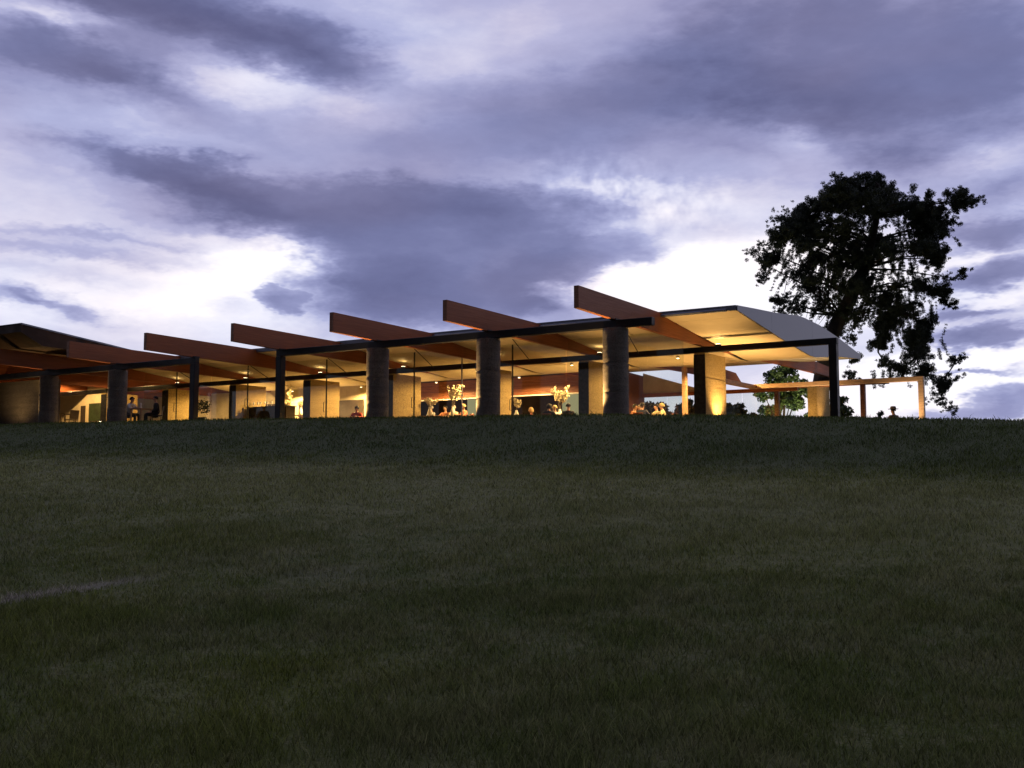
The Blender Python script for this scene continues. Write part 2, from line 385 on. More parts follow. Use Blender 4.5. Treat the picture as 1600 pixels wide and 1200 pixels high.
# grass blades: one mass, short mown blades, denser and finer near the viewer
def grass():
    cx, cy = cam.location.x, cam.location.y
    V = []; 
    bands = [(4.2, 7, 3800, .0058, .068), (7, 11, 2600, .007, .064), (11, 16, 1300, .008, .058), (16, 23, 620, .012, .056), (23, 34, 300, .017, .055), (34, 46, 150, .022, .055)]
    for d0, d1, dens_, wd, ht in bands:
        half = .52
        area = half * (d1 * d1 - d0 * d0); n = int(area * dens_)
        dd = np.sqrt(np.random.rand(n) * (d1 * d1 - d0 * d0) + d0 * d0); s = (np.random.rand(n) * 2 - 1) * half * dd
        x = cx + FWD.x * dd + RGT.x * s; y = cy + FWD.y * dd + RGT.y * s
        clump = .5 + .5 * np.sin(x * 3.1 + np.sin(y * 2.3) * 2) * np.sin(y * 2.7 + np.sin(x * 1.9) * 2)
        keep = (y < -1.3) & (np.random.rand(n) < .55 + .45 * clump); x, y, clump = x[keep], y[keep], clump[keep]; n = len(x)
        z = ground(x, y) - .004
        a = np.random.rand(n) * 2 * np.pi; b = np.random.rand(n) * 2 * np.pi
        wv = .5 + .25 * np.sin(x * 1.3 + 1.7 * np.sin(y * .9)) + .25 * np.sin(y * 1.7 - x * .6 + 1.5 * np.sin(x * .8 + 2))
        h = ht * (.4 + .8 * np.random.rand(n) + 1.3 * (np.random.rand(n) > .985)) * (.55 + .5 * clump + .65 * wv ** 2) * (1 + .12 * np.exp(-((y + 3.2) / 1.2) ** 2)); lean = h * (.25 + .8 * np.random.rand(n))
        wx, wy = np.cos(a) * wd * .5, np.sin(a) * wd * .5
        lx, ly = np.cos(b) * lean, np.sin(b) * lean
        p0 = np.stack([x - wx, y - wy, z], 1); p1 = np.stack([x + wx, y + wy, z], 1)
        m0 = np.stack([x - wx * .8 + lx * .4, y - wy * .8 + ly * .4, z + h * .62], 1)
        m1 = np.stack([x + wx * .8 + lx * .4, y + wy * .8 + ly * .4, z + h * .62], 1)
        tp = np.stack([x + lx, y + ly, z + h], 1)
        V.append(np.stack([p0, p1, m1, m0, tp], 1))
    V = np.concatenate(V); n = len(V)
    base = np.arange(n)[:, None] * 5
    loops = np.concatenate([base + [0, 1, 2, 3], base + [3, 2, 4]], 1).ravel()
    me = bpy.data.meshes.new('grass'); me.vertices.add(n * 5); me.vertices.foreach_set('co', V.reshape(-1).astype(np.float32))
    me.loops.add(n * 7); me.loops.foreach_set('vertex_index', loops.astype(np.int32))
    me.polygons.add(n * 2)
    ls = (np.arange(n)[:, None] * 7 + [0, 4]).ravel(); me.polygons.foreach_set('loop_start', ls.astype(np.int32))
    me.update(); me.materials.append(MATS['blade'])
    o = bpy.data.objects.new('grass', me); COL.objects.link(o)
    tag(o, 'dim green mown lawn grass covering the slope below the pavilion', 'grass'); o['kind'] = 'stuff'
    print('grass blades', n)
grass()

# ------------------------------------------------------------------ the pavilion
BAY = 4.59
def H(h): return h + EYE               # heights are measured from the eye
pav = tag(empty('restaurant_pavilion', (-12, 6, H(1.7))), 'long low pavilion with jutting timber roof beams, earth pillars and warm lit interior', 'building')
PO = Vector(pav.location)
def part(mb, name, m, parent=None, **kw):
    """parts of the pavilion are modelled in world coordinates and hung under the pavilion (or one of its parts)"""
    o = mb.build(name, m, parent or pav, **kw)
    if parent is None or parent.get('zero'): pass
    if parent is None: o.location = -PO
    return o
def group_part(name):
    e = empty(name, tuple(-PO), 0, pav); return e

# floor slab, stepping up to the left
fl = group_part('floor_slab')
for x0, x1, h in ((-11.3, 3.4, 1.8), (-20.6, -11.3, 2.06), (-52, -20.6, 2.38)):
    MB().box(x0, x1 - .004, -.9, 20.5, H(h) - .5, H(h)).build('paving_bay', 'concrete', fl)

# --- round front pillars: rammed earth drums stacked in lifts, rough at the joints
def drum(r, z0, z1, seed, k=44):
    rnd = random.Random(seed); mb = MB(); rows = 17; vs = []
    ph = [rnd.random() * 6.28 for _ in range(6)]
    for i in range(rows):
        t = i / (rows - 1); z = z0 + (z1 - z0) * t; edge = min(t, 1 - t)
        rr = r - (.007 if edge == 0 else 0)
        for j in range(k):
            g = 2 * math.pi * j / k
            n = .002 * math.sin(3 * g + ph[0]) + rnd.uniform(-.0035, .003)
            chip = -.03 * max(0, math.sin(5 * g + ph[2]) * math.sin(9 * g + ph[3]) - .45) if edge == 0 else 0
            vs.append(((rr + n + chip) * math.cos(g), (rr + n + chip) * math.sin(g), z + (rnd.uniform(-.012, .012) if 0 < t < 1 else (rnd.uniform(-.012, .004) if t == 1 else 0))))
    fs = [(i * k + j, i * k + (j + 1) % k, (i + 1) * k + (j + 1) % k, (i + 1) * k + j) for i in range(rows - 1) for j in range(k)]
    mb.add(vs, fs); return mb
def round_pillar(i):
    x = -BAY * i; f = float(terrace(np.array(x)))
    e = empty('round_pillar', Vector((x, 0, H(f))) - PO, 0, pav)
    hh = 4.60 - f; cuts = [0, .30 * hh + .06 * random.random(), .62 * hh + .1 * random.random(), hh - .003]
    for k in range(3):
        drum(.386, cuts[k] + .003, cuts[k + 1] - .003, 100 + i * 7 + k).build('lift', 'earth_grey', e, smooth=True)
        if k: MB().lathe([(.372, cuts[k] - .02), (.35, cuts[k] + .02)], 20).build('joint', 'earth_grey', e)
for i in (0, 1, 2, 5, 6, 7): round_pillar(i)

# --- blade pillars: the second row and one at the back
def blade_poly(w_, l_):
    r = .12; pts = [(-w_ / 2, 0), (w_ / 2, 0)]
    for a in range(0, 91, 30): pts.append((w_ / 2 - r + r * math.cos(R(a)), l_ - r + r * math.sin(R(a))))
    for a in range(90, 181, 30): pts.append((-w_ / 2 + r + r * math.cos(R(a)), l_ - r + r * math.sin(R(a))))
    return pts
def blade(x, y, top, seed):
    rnd = random.Random(seed); f = float(terrace(np.array(x)))
    e = empty('blade_pillar', Vector((x, y, H(f))) - PO, 0, pav)
    hh = top - f; cuts = [0, .34 * hh + rnd.uniform(-.05, .05), .68 * hh + rnd.uniform(-.05, .05), hh]
    for k in range(3):
        dx = rnd.uniform(-.006, .006)
        poly = [(px + dx, py + rnd.uniform(-.004, .004)) for px, py in blade_poly(.42, 1.95)]
        o = MB().prism_z(poly, cuts[k] + .003, cuts[k + 1] - .003).build('lift', 'earth', e, bevel=.006)
        if k: MB().prism_z([(px * .96, .012 + py * .985) for px, py in blade_poly(.42, 1.95)], cuts[k] - .02, cuts[k] + .02).build('joint', 'earth', e)
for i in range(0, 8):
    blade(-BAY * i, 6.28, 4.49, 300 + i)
    part(MB().box(-BAY * i - .212, -BAY * i + .212, 6.255, 6.274, H(float(terrace(np.array(-BAY * i)))), H(4.42)), 'end_shade', 'shade_dark', bevel=.004)  # added dark sheet: the end face's shade put into colour
blade(0, 18.6, 4.40, 377)

# --- dark steel: two front beams with a gap at the entrance, the long second beam, posts
part(MB().box(-3 * BAY - .13, 1.25, -.11, .11, H(4.605), H(4.84)), 'front_beam', 'steel', bevel=.01)
part(MB().box(-50, -4 * BAY + .13, -.11, .11, H(4.605), H(4.84)), 'front_beam', 'steel', bevel=.01)
part(MB().box(-36, 4.73, 6.4, 6.62, H(4.50), H(4.70)), 'inner_beam', 'steel', bevel=.01)
for x, y, top in ((-3 * BAY, 0, 4.60), (-4 * BAY, 0, 4.60), (BAY, 6.51, 4.497)):
    f = float(terrace(np.array(x)))
    part(MB().box(x - .13, x + .13, y - .13, y + .13, H(f - .3), H(top)), 'steel_post', 'steel', bevel=.012)

# --- timber roof beams, cantilevering out over the front beam
FIN = [(-2.37, 5.55), (3.3, 5.46), (10.5, 5.40), (16, 5.46), (21.2, 5.26), (21.95, 4.83), (15, 4.80), (7, 4.715), (-.45, 4.853), (-2.37, 4.905)]
for i in range(0, 9):
    x = -BAY * i
    b = part(MB().prism_x([(y, H(z)) for y, z in FIN], x - .075, x + .075), 'roof_beam', 'timber', bevel=.006)
    MB().box(x - .10, x + .10, -.16, .16, H(4.843), H(4.885)).build('steel_shoe', 'steel', b)
    cap = MB().prism_x([(-2.385, H(4.91)), (-2.373, H(4.91)), (-2.373, H(5.545)), (-2.385, H(5.545))], x - .07, x + .07).build('end_cap', 'timber_dark', b)

# --- main roof: arched metal top, folded soffit of pale panels, zinc gable panels
roof = group_part('roof')
TOP = [(3.25, 5.50), (4.8, 5.60), (6.67, 5.71), (9.0, 5.90), (9.7, 5.92), (11.5, 5.86), (13.73, 5.66), (16.9, 5.27)]
SOF = [(3.25, 5.36), (7.91, 4.84), (10.34, 4.62), (11.0, 4.62), (13.92, 4.93), (16.9, 5.12)]
XR, XL = 2.6, -27.0
def interp(P, y): return float(np.interp(y, [p[0] for p in P], [p[1] for p in P]))
poly = TOP + [(16.9, 5.20)] + [(y, interp(TOP, y) - .07) for y, _ in TOP[::-1][1:]]
MB().prism_x([(y, H(z)) for y, z in poly], XL, XR - .02).build('metal_sheet', 'roof_edge', roof)
MB().box(XL, XR - .03, 3.16, 3.25, H(5.36), H(5.515)).build('front_gutter', 'roof_edge', roof)
ys = [3.26, 4.05, 5.75, 7.9, 10.33, 11.0, 12.5, 13.9, 15.4, 16.85]
for i in range(-1, 6):
    xs = [XR - .05, .08] if i == -1 else [-BAY * i - .08, -BAY * (i + .5), -BAY * (i + 1) + .08]
    for a, b in zip(xs[:-1], xs[1:]):
        for y0, y1 in zip(ys[:-1], ys[1:]):
            z0, z1 = interp(SOF, y0), interp(SOF, y1); g = .010
            MB().prism_x([(y0 + g, H(z0)), (y1 - g, H(z1)), (y1 - g, H(z1) + .03), (y0 + g, H(z0) + .03)], b + g, a - g).build('soffit_panel', 'soffit', roof)
poly = [(y, z + .045) for y, z in SOF] + [(16.9, 5.19), (13.7, 5.5), (9.5, 5.7), (3.3, 5.42)]
MB().prism_x([(y, H(z)) for y, z in poly], XL, XR - .06).build('roof_core', 'roof_dark', roof)
cut = [3.2, 6.3, 10.6, 13.8, 16.95]
for y0, y1 in zip(cut[:-1], cut[1:]):
    yy = [y0 + .005] + [y for y in sorted({p[0] for p in TOP + SOF}) if y0 + .02 < y < y1 - .02] + [y1 - .005]
    poly = [(y, H(interp(TOP, y)) + .012) for y in yy] + [(y, H(interp(SOF, y)) - .012) for y in yy[::-1]]
    MB().prism_x(poly, XR - .018, XR + .01).build('gable_panel', 'zinc', roof)
MB().tube([(XR - .3, 3.05, H(5.36)), (-2 * BAY, 3.05, H(5.36))], .05, 8).build('shade_tube', 'roof_edge', roof)

# --- left wing: a higher dark canopy over the far end, solid walls below
wing = group_part('wing_canopy')
WT = [(-2.6, 6.46), (1.3, 6.06), (4.2, 5.75), (12, 5.6)]; WB = [(-2.6, 6.10), (-1.6, 5.62), (1.3, 5.57), (4.2, 5.50), (12, 5.35)]
MB().prism_x([(y, H(z)) for y, z in WT] + [(y, H(z)) for y, z in WB[::-1]], -52, -25.75).build('canopy_slab', 'canopy_brown', wing)
MB().prism_x([(y, H(z) + .012) for y, z in WT] + [(y, H(z) - .05) for y, z in WT[::-1]], -52.02, -25.72).build('edge_flashing', 'roof_edge', wing)
part(MB().box(-52, -28.15, .55, 1.0, H(2.2), H(4.56)), 'end_wall', 'earth_grey')
part(MB().box(-52, -34.6, 8.6, 9.0, H(2.2), H(5.35)), 'rear_wall', 'plaster')
part(MB().box(-52, -19.2, 13.2, 13.6, H(2.0), H(4.9)), 'rear_wall', 'plaster')
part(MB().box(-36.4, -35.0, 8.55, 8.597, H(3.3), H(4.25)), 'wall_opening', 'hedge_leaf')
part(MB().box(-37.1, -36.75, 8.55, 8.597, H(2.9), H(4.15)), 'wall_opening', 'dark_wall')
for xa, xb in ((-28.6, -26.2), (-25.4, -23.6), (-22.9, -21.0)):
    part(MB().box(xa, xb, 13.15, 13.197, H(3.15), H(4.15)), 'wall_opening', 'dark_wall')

# --- inside: servery with timber bulkhead, back wall, lit hatch
BX0, BX1 = -24.5, -7.7
for k in range(5):
    z0 = 4.02 + k * .17
    part(MB().box(BX0, BX1, 13.9, 13.96, H(z0) + .004, H(z0 + .17) - .004), 'bulkhead_board', 'timber_dark')
part(MB().box(BX0, BX1, 13.961, 14.1, H(4.0), H(4.98)), 'bulkhead', 'dark_wall')
part(MB().box(BX0, BX1, 13.7, 13.9, H(3.96), H(4.005)), 'light_shelf', 'white')
part(MB().box(BX0, BX1, 16.2, 16.4, H(1.8), H(4.9)), 'back_wall', 'dark_wall')
part(MB().box(BX0, BX1, 14.2, 14.9, H(1.8), H(2.95)), 'servery_counter', 'timber_dark', bevel=.01)
for xa, xb in ((-16.75, -16.05), (-11.25, -10.25)):
    part(MB().box(xa, xb, 16.13, 16.197, H(3.1), H(4.2)), 'kitchen_hatch', 'kitchen_glow')
part(MB().box(-7.7, -7.45, 13.0, 17.2, H(1.8), H(4.9)), 'side_wall', 'timber_dark')
# glazed rear bay at the right end: a rail, a sloping infill above it, one slim timber post
part(MB().box(-7.44, -.1, 16.9, 17.1, H(3.92), H(4.08)), 'rear_rail', 'timber')
part(MB().add(*(lambda P: ([(x, 17.05, H(z)) for x, z in P] + [(x, 17.15, H(z)) for x, z in P], [(0, 1, 2, 3), (7, 6, 5, 4), (0, 4, 5, 1), (1, 5, 6, 2), (2, 6, 7, 3), (3, 7, 4, 0)]))([(-7.44, 4.085), (-4.1, 4.085), (-4.86, 4.27), (-7.44, 5.05)])), 'sloping_infill', 'plaster')
part(MB().box(-3.64, -3.46, 12.9, 13.1, H(1.8), H(4.78)), 'timber_post', 'timber_pale', bevel=.008)
for k in range(6):
    x0 = -7.4 + k * 1.2
    part(MB().box(x0 + .01, x0 + 1.18, 16.99, 17.0, H(1.8), H(3.915)), 'rear_pane', 'glass')

# --- frameless glass front between the pillars, a pair of doors in each bay
for i in range(0, 6):
    x0, x1 = -BAY * (i + 1), -BAY * i; xm = (x0 + x1) / 2; f = float(terrace(np.array(xm)))
    for a, b, door in ((x0 + .03, xm - .93, 0), (xm - .92, xm - .006, 1), (xm + .006, xm + .92, 1), (xm + .93, x1 - .03, 0)):
        if i == 3 and door: pass
        fa = max(float(terrace(np.array(a))), float(terrace(np.array(b))))
        pn = part(MB().box(a, b, 4.994, 5.006, H(fa) + .01, H(5.12)), 'glass_door' if door else 'glass_pane', 'glass')
        if door:
            s = 1 if b > xm + .1 else -1; hx = xm + s * .075
            MB().tube([(hx, 4.995, H(f + .86)), (hx, 4.93, H(f + .86)), (hx, 4.93, H(f + 1.26)), (hx, 4.995, H(f + 1.26))], .014, 6).build('handle', 'black', pn)
            ex = xm + s * .018
            MB().box(ex - .008, ex + .008, 4.985, 5.015, H(fa) + .012, H(5.10)).build('edge_seal', 'black', pn)
    if i == 1: part(MB().box(x0 - .012, x0 + .012, 4.97, 5.03, H(f - .2), H(5.1)), 'mullion', 'zinc')
# thin steel struts from the soffit down to the inner beam
for i in range(0, 6):
    x = -BAY * i - 2.4
    part(MB().tube([(x + .5, 4.4, H(5.20)), (x, 6.42, H(4.62))], .018, 6), 'tie_rod', 'steel')

# ------------------------------------------------------------------ lamps
def spot(parent, loc, aim, watts, angle, color=(1, .60, .22), blend=1, size=.05):
    l = bpy.data.lights.new('lamp_light', 'SPOT'); l.energy = watts; l.spot_size = R(angle); l.spot_blend = blend
    l.color = color; l.shadow_soft_size = size
    o = bpy.data.objects.new('lamp_light', l); COL.objects.link(o); o.parent = parent
    o.location = loc; o.rotation_euler = (Vector(aim) - Vector(loc)).to_track_quat('-Z', 'Y').to_euler(); return o
ORD = ['first', 'second', 'third', 'fourth', 'fifth', 'sixth', 'seventh', 'eighth', 'ninth']
def ground_uplight(x, y, z, tilt, watts, angle, label, color=(1, .60, .22)):
    e = tag(empty('ground_uplight', (x, y, z)), label, 'uplight', 'uplights at the feet of the pillars')
    MB().lathe([(.075, 0), (.08, .02), (.08, .10), (.07, .11)], 16).build('housing', 'black', e, smooth=False)
    MB().lathe([(.055, .111), (.05, .118)], 16).build('lens', 'lamp_glow', e)
    spot(e, (0, 0, .14), (tilt[0], tilt[1], 3), watts, angle, color)
names = {0: 'first', 1: 'second', 2: 'third', 5: 'fourth', 6: 'fifth'}
for i, nm in names.items():
    x = -BAY * i; f = float(terrace(np.array(x)))
    ground_uplight(x - .66, -.30, H(f), (.30, .16), 1400 if i < 4 else 380, 100, 'small uplight at the foot of the %s round pillar from the right' % nm)
ground_uplight(.62, 7.2, H(1.8), (-.30, .25), 900, 105, 'small uplight beside the blade pillar at the right end of the inner beam')
ground_uplight(.85, 18.9, H(1.8), (-.25, .0), 380, 80, 'small uplight beside the rear blade pillar under the last roof beam')
ground_uplight(-.2, 17.8, H(1.8), (.05, .5), 250, 80, 'small uplight in front of the rear blade pillar')
def beam_uplight(x, y, z, watts, label):
    e = tag(empty('beam_uplight', (x, y, z)), label, 'uplight', 'uplights on the inner beam')
    MB().box(-.09, .09, -.06, .06, 0, .07).build('housing', 'black', e, bevel=.008)
    MB().box(-.07, .07, -.045, .045, .071, .078).build('lens', 'lamp_glow', e)
    spot(e, (0, 0, .10), (.0, -.35, 1), watts, 165, blend=1)
for i in range(0, 7):
    beam_uplight(-BAY * i + .55 if i else .6, 6.51, H(4.70), 5, 'slim uplight on the inner beam above the %s blade pillar from the right' % ORD[i])
def downlight(x, y, watts, label, glow=True):
    z = H(interp(SOF, y)) - .05 if x > XL else H(interp(WB, y)) - .05
    e = tag(empty('ceiling_spotlight', (x, y, z - .06)), label, 'spotlight', 'ceiling spotlights inside')
    MB().lathe([(.05, .02), (.06, .03), (.06, .10), (.02, .11)], 14).build('housing', 'white', e)
    MB().lathe([(.045, .012), (.045, .02)], 14).build('lens', 'lamp_glow', e)
    spot(e, (0, 0, 0), (0, 0, -1), watts, 168, blend=.25, size=.06)
for i in range(0, 6):
    for j, y in enumerate((8.9, 12.2)):
        downlight(-BAY * (i + .5) + .3, y, 1300 if i < 3 else 1700, 'ceiling spotlight in the %s bay from the right, %s row' % (ORD[i], ('front', 'rear')[j]))
downlight(-29.6, 6.3, 500, 'ceiling spotlight in the left wing near the rear wall')
downlight(-35.6, 6.4, 900, 'ceiling spotlight in the left wing, nearest the far left')
downlight(-32.6, 4.4, 400, 'ceiling spotlight over the bare terrace table')
ground_uplight(-30.2, -.55, H(2.38), (-.2, .9), 75, 150, 'added fill light in front of the solid end wall at the far left')  # added fill lamp to brighten the end wall
downlight(-28.4, 10.6, 800, 'ceiling spotlight in the left wing, right one of the rear pair')
downlight(-32.2, 10.6, 800, 'ceiling spotlight in the left wing, left one of the rear pair')
# recessed floor uplights that wash the soffit: one row outside under the eaves, one inside
for i in range(-1, 6):
    x = 1.35 if i < 0 else -BAY * (i + .5); f = float(terrace(np.array(x)))
    bay = 'at the open right end' if i < 0 else 'in the %s bay from the right' % ORD[i]
    ground_uplight(x, 3.7, H(f), (0, 0), {-1: 430, 0: 260, 1: 160}.get(i, 70), 76, 'recessed floor uplight under the eaves ' + bay)
    ground_uplight(x + .3, 9.4, H(f), (0, .0), 300, 110, 'recessed floor uplight inside ' + bay)

# ------------------------------------------------------------------ pergola frame outside the right end
pg = tag(empty('timber_pergola', (2.3, 14.1, H(1.7))), 'slender lit timber pergola frame beyond the right end of the pavilion', 'pergola')
o_ = Vector(pg.location)
def pgp(mb, name, m='timber_pale'):
    o = mb.build(name, m, pg, bevel=.008); o.location = -o_; return o
pgp(MB().box(5.52, 5.72, 14.0, 14.2, H(1.4), H(3.82)), 'post')
pgp(MB().box(-1.0, 5.72, 14.0, 14.2, H(3.825), H(4.0)), 'beam')
pgp(MB().box(-1.02, -.84, 9.6, 13.995, H(3.80), H(3.97)), 'beam')
pgp(MB().box(-1.83, -1.63, 18.9, 19.1, H(1.7), H(4.2)), 'post', 'timber_dark')
pgp(MB().box(2.0, 2.2, 18.9, 19.1, H(1.7), H(4.2)), 'post', 'timber_dark')
pgp(MB().box(-1.85, 3.2, 18.9, 19.1, H(4.205), H(4.36)), 'beam', 'timber_dark')
ground_uplight(5.2, 13.55, H(1.66), (.16, .35), 420, 90, 'small uplight at the foot of the pergola corner post', (1, .76, .48))
ground_uplight(1.6, 13.4, H(1.8), (.1, .5), 450, 110, 'small uplight below the middle of the pergola beam', (1, .76, .48))

# ------------------------------------------------------------------ trees and shrubs
def leaf_mass(lobes, per, size, seed, flat=.75, needle=True):
    """small leaf clumps (crossed slivers) scattered through each lobe; denser towards the lobe's shell"""
    rng = np.random.default_rng(seed); P = []; S = []
    for (c, r) in lobes:
        n = int(per * (r ** 2.2))
        v = rng.normal(size=(n, 3)); v /= np.linalg.norm(v, axis=1)[:, None]
        rad = r * rng.random(n) ** .45
        P.append(np.asarray(c) + v * rad[:, None] * [1, 1, flat]); S.append(np.full(n, 1.0))
    P = np.concatenate(P); n = len(P); print('leaves', n)
    d1 = rng.normal(size=(n, 3)) + [0, 0, .7 if needle else .2]; d1 /= np.linalg.norm(d1, axis=1)[:, None]
    d2 = np.cross(d1, rng.normal(size=(n, 3))); d2 /= np.linalg.norm(d2, axis=1)[:, None]
    L = size * (.6 + .8 * rng.random(n))[:, None]; W = L * (.26 if needle else .5)
    V = np.stack([P - d1 * L * .5, P + d2 * W * .5, P + d1 * L * .5, P - d2 * W * .5], 1).reshape(-1, 3)
    F = np.arange(n * 4).reshape(-1, 4)
    mb = MB(); mb.v = V.tolist(); mb.f = F.tolist(); return mb

TREE = Vector((-2.3, 28.2, H(1.2))); SP = .01224            # metres per unit of the crown layout
def crown_pt(u, v, depth):              # u across the view, v up, depth away
    return RGT * u + FWD * depth + Vector((0, 0, v))
LOBES = """600 105 62;535 120 50;660 120 60;540 165 75;690 175 70;440 165 55;375 205 60;290 250 55;215 250 36;250 300 52;350 280 80;470 240 90;600 240 95;720 260 80;
800 275 62;845 262 46;880 240 46;930 232 42;985 225 30;900 300 45;940 285 30;160 380 44;95 405 34;92 500 30;105 540 24;200 360 55;250 420 42;150 440 40;300 360 70;420 340 80;540 350 85;660 360 85;
780 360 75;855 385 52;340 450 40;265 505 34;285 570 40;215 615 32;165 625 18;240 655 28;335 560 36;400 490 46;500 470 60;470 590 52;590 450 52;720 450 42;820 470 62;880 530 34;900 540 22;790 560 46;
840 600 46;880 655 22;760 640 28;560 540 36;600 640 62;680 680 62;640 740 62;740 760 56;800 800 50;700 820 62;780 860 52;620 810 46;865 900 22;700 915 46;600 905 30;780 940 46;
800 1010 40;805 1080 34;835 970 30;505 780 30;460 890 26;495 950 22;520 690 34;390 610 34;430 700 26;330 660 26;860 430 40;700 560 26;640 590 34;560 440 40"""
def pine():
    t = tag(empty('pine_tree', TREE), 'tall dark leaning pine with ragged drooping crown behind the right end of the pavilion', 'tree')
    lobes = []; rnd = random.Random(5)
    base_x, base_y = 1275 * 1.0, 650.0
    def q(zx, zy):                      # crown layout units to metres around the trunk's foot
        px, py = 1160 + zx * .3667, 240 + zy * .3667
        return (px - 1292) * .0337, (754 - py) * .0340 - 1.2
    for s in LOBES.replace('\n', '').split(';'):
        a, b, r = map(float, s.split()); u, v = q(a, b); r *= SP
        w_ = max(.3, 3.2 - abs(u - 3.2) * .35) if b < 500 else 1.6
        lobes.append((crown_pt(u, v, rnd.uniform(-w_, w_)), r))
    extra = []
    for i_, (c, r) in enumerate(lobes):  # fill between neighbouring boughs of the upper crown
        for c2, r2 in lobes[i_ + 1:]:
            dd = ((c - c2).dot(RGT)) ** 2 + (c.z - c2.z) ** 2
            if dd < 1.2 and min(r, r2) > .55 and rnd.random() < .7: extra.append(((c + c2) / 2 + FWD * rnd.uniform(-.8, .8), .5 * (r + r2) * .75))
    fol = []
    for c, r in lobes + extra:         # break every bough into many small uneven clumps
        if r < .46:                     # small outer boughs: loose sprays, not balls
            ax = crown_pt(rnd.uniform(-1, 1), rnd.uniform(-.5, .25), rnd.uniform(-1, 1)).normalized()
            for k in range(int(20 + 60 * r)):
                fol.append((c + ax * rnd.uniform(-1.6, 1.6) * r + Vector((rnd.gauss(0, .5), rnd.gauss(0, .5), rnd.gauss(0, .45))) * r, rnd.uniform(.06, .15)))
            continue
        for k in range(int(16 + 70 * r) if c.z > 7 else int(12 + 50 * r)):
            d_ = Vector((rnd.gauss(0, 1), rnd.gauss(0, 1), rnd.gauss(0, .75))).normalized() * r * rnd.uniform(.15, 1.18)
            fol.append((c + d_, rnd.uniform(.11, .25)))
    for (x0, x1, y0, y1, n_) in ((170, 540, 400, 690, 150), (540, 800, 430, 660, 90), (560, 840, 640, 940, 60), (260, 900, 180, 420, 150), (380, 560, 520, 720, 90), (220, 520, 320, 560, 70)):
        for k in range(n_):             # hanging sprays of finer foliage between the boughs
            a, b = rnd.uniform(x0, x1), rnd.uniform(y0, y1); p0 = crown_pt(*q(a, b), rnd.uniform(-1.6, 1.6))
            L_ = rnd.uniform(.35, .95); dr_ = crown_pt(-rnd.uniform(.1, .8) if a < 560 else rnd.uniform(-.5, .6), -1, rnd.uniform(-.4, .4)).normalized()
            for j in range(6): fol.append((p0 + dr_ * L_ * j / 5, rnd.uniform(.06, .13)))
    leaf_mass(fol, 4300, .12, 3, .8).build('crown', 'needles', t)
    def u3(zx, zy, dp=0): a, b = q(zx, zy); return crown_pt(a, b, dp)
    trunk = [crown_pt(-.75, -.5, 0), crown_pt(-.62, 1.2, 0), crown_pt(-.42, 3.0, 0), crown_pt(-.1, 4.8, 0), u3(385, 790), u3(430, 700), u3(480, 610), u3(530, 500), u3(570, 380), u3(600, 260), u3(610, 140)]
    MB().tube(trunk, [.60, .52, .47, .43, .40, .37, .33, .28, .22, .15, .06], 10).build('trunk', 'bark', t, smooth=True)
    for k, (c, r) in enumerate(lobes):
        if r < .33: continue
        src = min(trunk[4:], key=lambda p: (p - c).length + max(0, p.z - c.z + .2) * 1.2)
        if c.z < 7.5 and (src - c).length > 1.6:      # low outer boughs hang from the boughs above them
            near = [c2 for c2, r2 in lobes if c2.z > c.z + .3 and (c2 - c).length < 2.2]
            if near: src = min(near, key=lambda p: (p - c).length)
            else: continue
        mid = src.lerp(c, .5) + Vector((rnd.uniform(-.2, .2), rnd.uniform(-.2, .2), rnd.uniform(-.1, .35)))
        MB().tube([src, mid, c], [.075, .045, .015], 5).build('limb', 'bark', t)
    # fine bare twigs drooping under the left of the crown
    for k in range(70):
        a = rnd.uniform(200, 520); b = rnd.uniform(420, 700); p0 = u3(a, b, rnd.uniform(-1.5, 1.5))
        p1 = p0 + crown_pt(-rnd.uniform(.1, .5), -rnd.uniform(.5, 1.1), rnd.uniform(-.2, .2))
        MB().tube([p0, p0.lerp(p1, .5) + Vector((.05, 0, .05)), p1], [.02, .014, .006], 4).build('twig', 'bark', t)
pine()

def shrub(name, loc, lobes, size, per, m, label, cat, seed, group=None, needle=False):
    t = tag(empty(name, loc), label, cat, group); rnd = random.Random(seed); fol = []
    for (u, v, dp, r) in lobes:
        c = crown_pt(u, v, dp)
        for k in range(8):
            d_ = Vector((rnd.gauss(0, 1), rnd.gauss(0, 1), rnd.gauss(0, .8))).normalized() * r * rnd.uniform(.3, .95)
            fol.append((c + d_, r * rnd.uniform(.3, .5)))
    leaf_mass(fol, per, size, seed, .85, needle).build('crown', m, t)
    st = MB(); top = max(lobes, key=lambda l: l[1])
    st.tube([(0, 0, -.3), crown_pt(top[0] * .4, top[1] * .5, 0), crown_pt(*top[:3])], [.09, .06, .02], 6)
    for l in lobes: st.tube([crown_pt(top[0] * .2, top[1] * .25, 0), crown_pt(*l[:3])], [.05, .015], 5)
    st.build('trunk', 'bark', t)
    return t
shrub('garden_tree', (-3.1, 23.5, H(1.4)), [(0, 1.2, 0, .8), (-.5, 2.0, .2, .8), (.4, 2.6, -.2, .9), (-.3, 3.5, 0, .8), (.9, 3.2, 0, .7), (1.0, 1.4, 0, .7), (-.9, 3.0, 0, .6), (-.9, 1.2, 0, .7), (.3, 4.0, 0, .7)], .17, 2200, 'leaf_green',
      'small bright green tree lit from below, seen under the last roof beam', 'tree', 11)
ground_uplight(-1.6, 21.3, H(1.7), (-1.2, 2.0), 900, 120, 'garden spotlight on the lawn below the small bright green tree', (1, .85, .55))
shrub('garden_shrub', (.75, 22, H(1.4)), [(0, .8, 0, .6), (.5, 1.3, 0, .55), (-.4, 1.7, 0, .5), (.9, .6, 0, .5), (-.6, 2.3, 0, .4)], .16, 2000, 'leaf_green',
      'loose green shrub between the black corner post and the pergola', 'shrub', 12)
